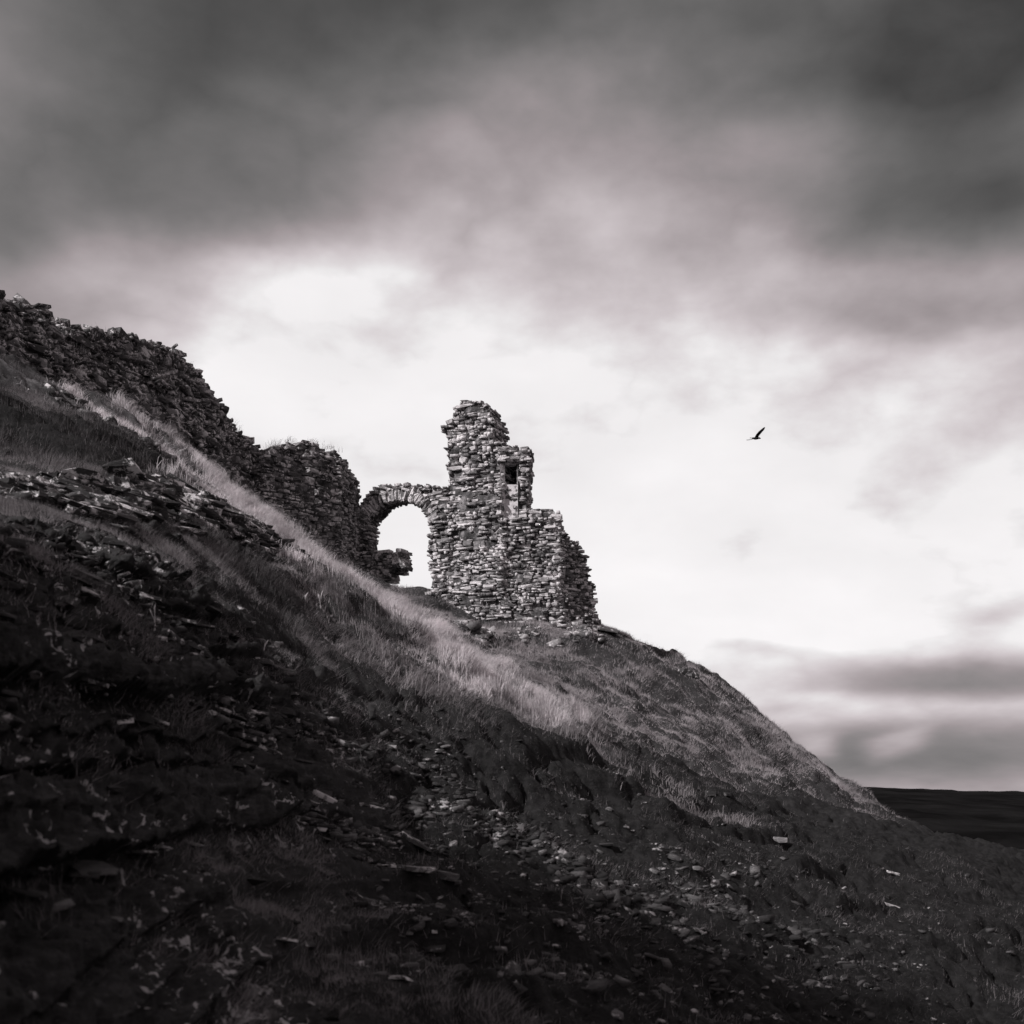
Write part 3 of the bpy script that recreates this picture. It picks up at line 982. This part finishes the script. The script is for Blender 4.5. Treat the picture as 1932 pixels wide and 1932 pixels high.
def surf(x, y):
    z = ground_at(x, y)
    e = 0.15
    gx = (ground_at(x + e, y) - ground_at(x - e, y)) / (2 * e)
    gy = (ground_at(x, y + e) - ground_at(x, y - e)) / (2 * e)
    n = np.array((-gx, -gy, 1.0))
    return np.array((x, y, z)), n / np.linalg.norm(n)


def beds(pts, n, spread, dims, seed):
    rr = np.random.default_rng(seed)
    T = rr.random(n) * (len(pts) - 1)
    i = np.minimum(T.astype(int), len(pts) - 2); f = T - i
    P = np.array([p[:2] for p in pts])
    xy = P[i] * (1 - f[:, None]) + P[i + 1] * f[:, None] + rr.normal(0, spread, (n, 2))
    z = height(xy[:, 0], xy[:, 1])
    res = []
    for k in range(n):
        yaw = math.radians(rr.normal(38, 14))
        B = rot_jitter(np.array(Matrix.Rotation(yaw, 3, 'Z')) @ BED, .12)
        s = math.hypot(*xy[k]) / 15.0
        s = max(.55, min(1.25, s))
        dm = [rr.uniform(*d) * s for d in dims]
        res.append((np.array((*xy[k], z[k] + rr.uniform(-.12, .035) * s)), B @ np.diag(dm), int(rr.integers(len(SHAPES))), 1.0))
    return res


org = np.array(LEDGE[3])
ledge = empty('slate_ledge', org)
tag(ledge, 'thin bedded slate ledge with white lichen crossing the slope below the rubble bank', 'rock outcrop', 'slate outcrops')
place_stones(ledge, beds(LEDGE[1:], 620, .38, ((.18, .8), (.2, .5), (.03, .10)), 5), M_LEDGE, org, cap=296, name='slab', small='small_slabs')
org = np.array(CRAG[1])
crag = empty('slate_crag', org)
tag(crag, 'dark slate crag speckled with pale lichen in the lower left corner', 'rock outcrop', 'slate outcrops')
place_stones(crag, beds(CRAG, 190, .95, ((.12, .55), (.12, .4), (.03, .12)), 6), M_ROCK, org, cap=290, name='slab', small='small_slabs')
mid = [hit(*p) for p in ((380, 1260), (520, 1300), (470, 1420), (560, 1500), (640, 1560))]
org = np.array(mid[2])
rib = empty('slate_rib', org)
tag(rib, 'low slate rib breaking through the turf below the ledge', 'rock outcrop', 'slate outcrops')
place_stones(rib, beds(mid, 120, .55, ((.10, .5), (.10, .35), (.025, .08)), 7), M_ROCK, org, cap=230, name='slab', small='small_slabs')

# ------------------------------------------------------------------ loose rocks that can be told apart
ROCKS = (   # px, py, length, depth, thickness (at 12.5 m), yaw, roll about view axis, material, label
    (592, 1497, .55, .16, .055, 20, 28, M_PALE, 'long pale slate splinter lying aslant at the head of the scree'),
    (790, 1646, .36, .26, .065, 4, 5, M_PALE, 'bright flat slate block low on the scree'),
    (842, 1660, .27, .22, .09, 10, 10, M_SCREE, 'mossy dark stone close beside the bright flat slate block'),
    (98, 1242, .17, .14, .22, 15, 8, M_PALE, 'large pale rock face at the edge of the dark crag'),
    (702, 1352, .07, .10, .19, 20, 6, M_CHIP, 'thin slate standing upright under the turf edge'),
    (784, 1592, .36, .26, .05, 30, 34, M_SCREE, 'tilted slate slab in the middle of the scree'),
    (742, 1412, .08, .08, .05, 0, 0, M_PALE, 'small pale stone on bare earth below the turf steps'),
    (1470, 1588, .15, .12, .07, 8, 6, M_PALE, 'rounded pale boulder alone on the dark lower slope'),
    (1684, 1649, .13, .10, .035, 15, 14, M_PALE, 'flat pale slate far down the right slope'),
    (1678, 1712, .24, .05, .03, 10, 18, M_PALE, 'narrow pale slate sliver lowest on the right slope'),
    (1145, 1598, .17, .13, .04, 5, 0, M_CHIP, 'flat grey slate on the turf right of the scree'),
    (1290, 1712, .13, .10, .045, 15, 24, M_CHIP, 'tilted grey slate at the foot of the slope'),
    (1340, 1500, .11, .10, .06, 10, 8, M_ROCK, 'dark boulder in the shallow dip beyond the grassy spur'),
    (1372, 1506, .09, .08, .05, 25, 12, M_ROCK, 'smaller dark boulder touching the one in the shallow dip'),
    (1300, 1276, .70, .5, .26, 15, 20, M_STONE_DARK, 'dark rock knob on the skyline below the tower'),
    (1140, 1192, 1.0, .5, .13, 10, 10, M_STONE_DARK, 'broad flat slab at the right foot of the tower'),
    (905, 1692, .07, .06, .035, 10, 10, M_PALE, 'small white stone under the bright flat slate block'),
    (1060, 1842, .09, .07, .04, 20, 0, M_PALE, 'small white stone near the bottom middle'),
    (820, 1763, .06, .05, .03, 0, 0, M_PALE, 'tiny white pebble on the dark foot of the slope'),
    (1530, 1420, .5, .35, .16, 10, 24, M_STONE_DARK, 'dark rock on the skyline halfway down the slope'),
    (808, 1124, .26, .2, .14, 0, 0, M_STONE_DARK, 'loose stone on the path inside the archway'),
    (872, 1190, .34, .22, .15, 20, 10, M_STONE_DARK, 'fallen stone below the foot of the tower'),
    (975, 1188, .28, .2, .10, 0, 0, M_PALE, 'fallen white stone at the tower foot below the niche'),
)
for k, (px, py, l, d, t, yaw, roll, mt, lab) in enumerate(ROCKS):
    p = hit(px, py)
    p[2] = ground_at(p[0], p[1])
    s = p[1] / 12.5 if p[1] < 30 else 1.0
    B = np.array(Matrix.Rotation(math.radians(roll), 3, 'Y') @ Matrix.Rotation(math.radians(yaw), 3, 'Z'))
    M = B @ np.diag((l * s, d * s, t * s))
    o = bpy.data.objects.new('loose_rock', shape_mesh((k * 5) % len(SHAPES), mt))
    COL.objects.link(o)
    p[2] += t * s * .22
    o.matrix_world = Matrix([[*M[r], p[r]] for r in range(3)] + [[0, 0, 0, 1]])
    tag(o, lab, 'rock', 'loose rocks on the slope')

# ------------------------------------------------------------------ scree and turf stones
def scatter(name, pts, spread, n, dims, mat, label, seed):
    rr = np.random.default_rng(seed)
    T = rr.random(n) * (len(pts) - 1)
    i = np.minimum(T.astype(int), len(pts) - 2); f = T - i
    P = np.array([p[:2] for p in pts])
    xy = P[i] * (1 - f[:, None]) + P[i + 1] * f[:, None] + rr.normal(0, 1, (n, 2)) * np.array(spread)
    z = height(xy[:, 0], xy[:, 1])
    st = []
    cl = fbm(xy[:, 0] * .9, xy[:, 1] * .9, 3, 95)          # stones gather in runs
    for k in range(n):
        if cl[k] < -.08 and rr.random() < .75:
            continue
        s = dims[0] + (dims[1] - dims[0]) * rr.random() ** 5 * (0.5 + 1.1 * max(0.0, cl[k] + .45))
        B = rot_jitter(np.array(Matrix.Rotation(math.radians(rr.uniform(0, 360)), 3, 'Z')), .30)
        st.append((np.array((*xy[k], z[k] - s * .03)), B @ np.diag((s, s * rr.uniform(.45, .8), s * rr.uniform(.15, .4))), int(rr.integers(len(SHAPES)))))
    o = join_stones(name, st, mat, None, np.zeros(3))
    tag(o, label, 'stones', kind='stuff')


scatter('scree', SCREE, (1.3, 1.5), 15000, (.018, .19), M_CHIP, 'loose slate scree spilling down the near slope', 21)
low = [hit(*p) for p in ((500, 1800), (900, 1780), (1250, 1720), (1500, 1640), (1750, 1680))]
scatter('gravel', low, (2.2, 2.0), 6500, (.014, .11), M_CHIP, 'pale slate chips scattered over the dark foot of the slope', 22)
foot = [hit(*p) for p in ((860, 1190), (945, 1196), (1050, 1190), (1130, 1198))]
scatter('rubble', foot, (.45, .40), 520, (.06, .62), M_STONE_MID, 'small fallen rubble round the foot of the tower', 23)
wallfoot = [hit(*p) for p in ((130, 775), (290, 850), (400, 905), (500, 975), (640, 1070))]
scatter('rubble', wallfoot, (.9, .8), 900, (.08, .45), M_STONE_DARK, 'tumbled stones along the foot of the rubble bank', 24)


# ------------------------------------------------------------------ grass
def blades(name, xy, length, width, lean, mat, label, seed, segs=2, drift=(0.5, -0.2), zs=None):
    rr = np.random.default_rng(seed)
    n = len(xy)
    z = (height(xy[:, 0], xy[:, 1]) if zs is None else zs) - 0.015
    root = np.stack([xy[:, 0], xy[:, 1], z], -1)
    L = length * rr.uniform(.4, 1.15, n) * np.clip(.95 + 1.1 * fbm(xy[:, 0] * 1.3, xy[:, 1] * 1.3, 2, 91), .35, 1.7)
    a = rr.uniform(0, 2 * math.pi, n) * .55 + 5 * fbm(xy[:, 0] * .9, xy[:, 1] * .9, 2, 92)     # tufts lean together
    le = np.abs(rr.normal(lean, lean * .6, n))
    bend = np.stack([np.cos(a) + drift[0], np.sin(a) + drift[1], np.zeros(n)], -1)
    wv = rr.uniform(0, 2 * math.pi, n)
    side = np.stack([np.cos(wv), np.sin(wv) * .4, np.zeros(n)], -1) * (width * rr.uniform(.6, 1.3, n))[:, None] * .5
    up = np.array((0, 0, 1.0))
    mid_ = root + (up * .6 + bend * (le * .35)[:, None]) * L[:, None]
    tip = root + (up * (1 - .35 * le)[:, None] + bend * le[:, None]) * L[:, None]
    if segs == 2:
        V = np.stack([root - side, root + side, mid_ - side * .7, mid_ + side * .7, tip], 1).reshape(-1, 3)
        b = (np.arange(n) * 5)[:, None, None]
        T = np.array([[0, 1, 3], [0, 3, 2], [2, 3, 4]])[None] + b
    else:
        V = np.stack([root - side, root + side, tip], 1).reshape(-1, 3)
        T = np.array([[0, 1, 2]])[None] + (np.arange(n) * 3)[:, None, None]
    o = link_mesh(name, raw_mesh(name, V, T.reshape(-1, 3), 3), mat)
    tag(o, label, 'grass', kind='stuff')
    return o


def grass_mat(name, lo, hi):
    m, q = new_mat(name)
    geo = q.n.new('ShaderNodeNewGeometry')
    n1 = q.noise(geo.outputs['Position'], 0.8, 5, 0.65).outputs['Fac']
    f = q.m('ADD', q.m('MULTIPLY', geo.outputs['Random Per Island'], .4), q.m('MULTIPLY', q.m('SUBTRACT', n1, .2), .95))
    c = q.ramp(f, [(.15, tuple(lo * v for v in (1, .96, .975))), (.8, tuple(hi * v for v in (1, .93, .95)))])
    return finish(m, q, c, .75, None, 0, .25, trans=.4)


M_DRY = grass_mat('dry_grass', .48, .90)
M_ROUGH = grass_mat('rough_grass', .10, .42)
M_TURF = grass_mat('turf_grass', .14, .66)
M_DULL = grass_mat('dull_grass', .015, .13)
M_DARKGR = grass_mat('mossy_grass', .025, .36)


def sample_region(n, x0, x1, y0, y1, weight, seed, clump=0.0):
    rr = np.random.default_rng(seed)
    got, tot_ = [], 0
    while tot_ < n:
        k = 120000
        p = np.stack([rr.uniform(x0, x1, k), rr.uniform(y0, y1, k)], -1)
        w = weight(p[:, 0], p[:, 1])
        s = p[rr.random(k) < w]
        got.append(s); tot_ += len(s)
    xy = np.concatenate(got)[:n]
    return xy


def view_ok(x, y):
    return (np.abs(x) < (0.46 * y + 0.6)).astype(float)


def band_weight(x, y, grow, rough, end=0.0):
    """density of grass about the crest of the spur: thick on it, thinning raggedly to both sides"""
    db, tb = seg_dist(x, y, BAND)
    wid = np.interp(tb, [0, .12, .3, .5, .75, 1], [0.9, 2.6, 3.0, 2.4, 1.9, 0.9]) * grow
    n = fbm(x * .5, y * .5, 3, 87) * rough + fbm(x * 1.9, y * 1.9, 3, 88) * rough * .8
    w = np.clip(1.15 - db / wid + n, 0, 1) ** 1.6 * np.interp(tb, [0, .2, .35, .74, .97], [.35, .6, 1, 1, end])
    return w * (1 - .9 * masks(x, y)[0])


# long grass stands in tufts: each root belongs to a clump with its own lean
xy = sample_region(140000, -15, 6, 17, 40, lambda x, y: band_weight(x, y, .95, 1.5) * view_ok(x, y) * (.05 + .95 * sm(-.12, .3, fbm(x * 1.7, y * 1.7, 3, 81))), 31)
blades('long_grass', xy, .33, .012, .45, M_DRY, 'pale dry grass along the crest of the spur', 31)
xy = sample_region(90000, -15, 8, 15, 42, lambda x, y: band_weight(x, y, 2.0, 1.5, .7) * view_ok(x, y) * (.1 + .9 * sm(-.25, .3, fbm(x * 1.3, y * 1.3, 3, 86))), 35)
blades('rough_grass', xy, .20, .012, .55, M_ROUGH, 'grey rough grass on both flanks of the spur', 35)
xy = sample_region(240000, -4, 17, 20, 50, lambda x, y: view_ok(x, y) * (1 - masks(x, y)[2]) ** 2 * (.06 + sm(-.35, .35, fbm(x * .8, y * .8, 3, 82)) * sm(-.5, .3, fbm(x * 3, y * 3, 2, 85))), 32)
blades('turf', xy, .14, .016, .6, M_TURF, 'short rough turf on the slope below the tower', 32, segs=1)
xy = sample_region(280000, -10, 9, 6, 26, lambda x, y: (1 - masks(x, y)[0] * .8) * (1 - masks(x, y)[2] * .95) * view_ok(x, y) * (.15 + sm(-.25, .3, fbm(x * 1.1, y * 1.1, 3, 83))) * np.clip(14 / y, .3, 1), 33)
blades('moss_and_turf', xy, .10, .007, .6, M_DARKGR, 'dark mossy turf in patches over the near slope', 33, segs=1)
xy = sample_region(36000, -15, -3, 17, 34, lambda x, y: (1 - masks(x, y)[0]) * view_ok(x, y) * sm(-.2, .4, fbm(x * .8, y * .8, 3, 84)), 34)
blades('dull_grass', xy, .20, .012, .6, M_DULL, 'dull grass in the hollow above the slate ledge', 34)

wt = np.repeat(np.array(WALL_TOPS), 34, axis=0)
wt += np.random.default_rng(5).normal(0, 1, wt.shape) * np.array((.10, .10, .03))
blades('wall_grass', wt[:, :2], .22, .008, .6, M_DARKGR, 'wisps of grass growing on the rubble bank and wall stump', 36, zs=wt[:, 2])

# ------------------------------------------------------------------ bird
def tube(bm, pts, rad, n=10, flat=1.0):
    rings = []
    for (p, r) in zip(pts, rad):
        ring = []
        for k in range(n):
            a = 2 * math.pi * k / n
            ring.append(bm.verts.new((p[0], p[1] + r * math.cos(a), p[2] + r * flat * math.sin(a))))
        rings.append(ring)
    for a, b in zip(rings[:-1], rings[1:]):
        for k in range(n):
            bm.faces.new((a[k], a[(k + 1) % n], b[(k + 1) % n], b[k]))
    bm.faces.new(rings[0][::-1]); bm.faces.new(rings[-1])


m, q = new_mat('black_plumage')
M_BIRD = finish(m, q, (.012, .0118, .012, 1), .6, None, 0, .3)
bp = at(1426, 826.5, 50)
bird = empty('bird', bp)
tag(bird, 'black crow like bird gliding with one wing raised, in the open sky', 'bird')
bm = bmesh.new()
tube(bm, [(-.17, 0, 0), (-.12, 0, -.006), (-.03, 0, -.016), (.06, 0, -.008), (.12, 0, 0.0), (.155, 0, -.004), (.18, 0, -.012), (.215, 0, -.026)],
     [.012, .034, .052, .050, .036, .032, .020, .003], 12)
me = bpy.data.meshes.new('body'); bm.to_mesh(me); bm.free()
for p_ in me.polygons:
    p_.use_smooth = True
link_mesh('body', me, M_BIRD, bird)


def wing(name, le, te, th=.016):
    """leading and trailing edge lines from root to tip, given thickness"""
    bm = bmesh.new()
    rows = []
    for a, b in zip(le, te):
        a, b = Vector(a), Vector(b)
        c_ = (a + b) / 2
        nrm = Vector((0, 0, 1)) if name == 'tail' else Vector((0.1, -1, .5)).normalized()
        rows.append([bm.verts.new(a), bm.verts.new(c_ + nrm * th), bm.verts.new(b), bm.verts.new(c_ - nrm * th)])
    for r0, r1 in zip(rows[:-1], rows[1:]):
        for k in range(4):
            bm.faces.new((r0[k], r0[(k + 1) % 4], r1[(k + 1) % 4], r1[k]))
    bm.faces.new(rows[0][::-1]); bm.faces.new(rows[-1])
    bmesh.ops.recalc_face_normals(bm, faces=bm.faces)
    me = bpy.data.meshes.new(name); bm.to_mesh(me); bm.free()
    return link_mesh(name, me, M_BIRD, bird)


wing('wing', [(.085, -.02, .02), (.14, -.12, .10), (.22, -.22, .19), (.275, -.27, .245), (.30, -.31, .30), (.308, -.33, .335)],
     [(-.055, -.02, .01), (-.02, -.12, .10), (.07, -.22, .20), (.165, -.27, .275), (.235, -.31, .325), (.296, -.33, .35)])
wing('wing', [(.06, .03, .02), (.0, .22, .036), (-.12, .42, .055), (-.26, .56, .082)],
     [(-.07, .03, .014), (-.11, .22, .026), (-.19, .42, .048), (-.275, .55, .080)])
wing('tail', [(-.12, .03, 0), (-.20, .045, .006), (-.245, .05, .010)], [(-.12, -.03, -.004), (-.20, -.045, .0), (-.235, -.05, .004)], .006)

# ------------------------------------------------------------------ dry weed stalks standing out of the turf
m, q = new_mat('dry_stalk')
M_STALK = finish(m, q, (.42, .40, .405, 1), .8, None, 0, .2)
STALKS = ((290, 1187, 50, 'pair of thin dry stalks on the dark rock below the slate ledge'),
          (604, 1154, 38, 'forked pale dry stalk standing before the grassy spur'),
          (576, 1140, 24, 'short bent dry stalk beside the forked one'),
          (498, 1232, 28, 'dry stalk leaning over a mossy hump'))
for k, (px, py, hpx, lab) in enumerate(STALKS):
    p = hit(px, py); p[2] = ground_at(p[0], p[1]) - .02
    root = empty('dry_stalk', p)
    tag(root, lab, 'stalk', 'dry weed stalks')
    H = hpx * p[1] / F
    for a in (0, 1):
        bm = bmesh.new()
        lean_ = (.10, -.16)[a] + .05 * k
        rings = []
        for i in range(7):
            f = i / 6
            c_ = Vector((lean_ * H * f * f + .01 * a, .03 * math.sin(5 * f + k), H * f * (1, .82)[a]))
            r = (.006 + .004 * (f > .8)) * (1 if f < 1 else .3) * p[1] / 16
            rings.append([bm.verts.new(c_ + Vector((math.cos(t_) * r, math.sin(t_) * r, 0))) for t_ in (0, 1.571, 3.142, 4.712)])
        for r0, r1 in zip(rings[:-1], rings[1:]):
            for e in range(4):
                bm.faces.new((r0[e], r0[(e + 1) % 4], r1[(e + 1) % 4], r1[e]))
        bm.faces.new(rings[-1])
        me = bpy.data.meshes.new('stem'); bm.to_mesh(me); bm.free()
        link_mesh('stem', me, M_STALK, root)
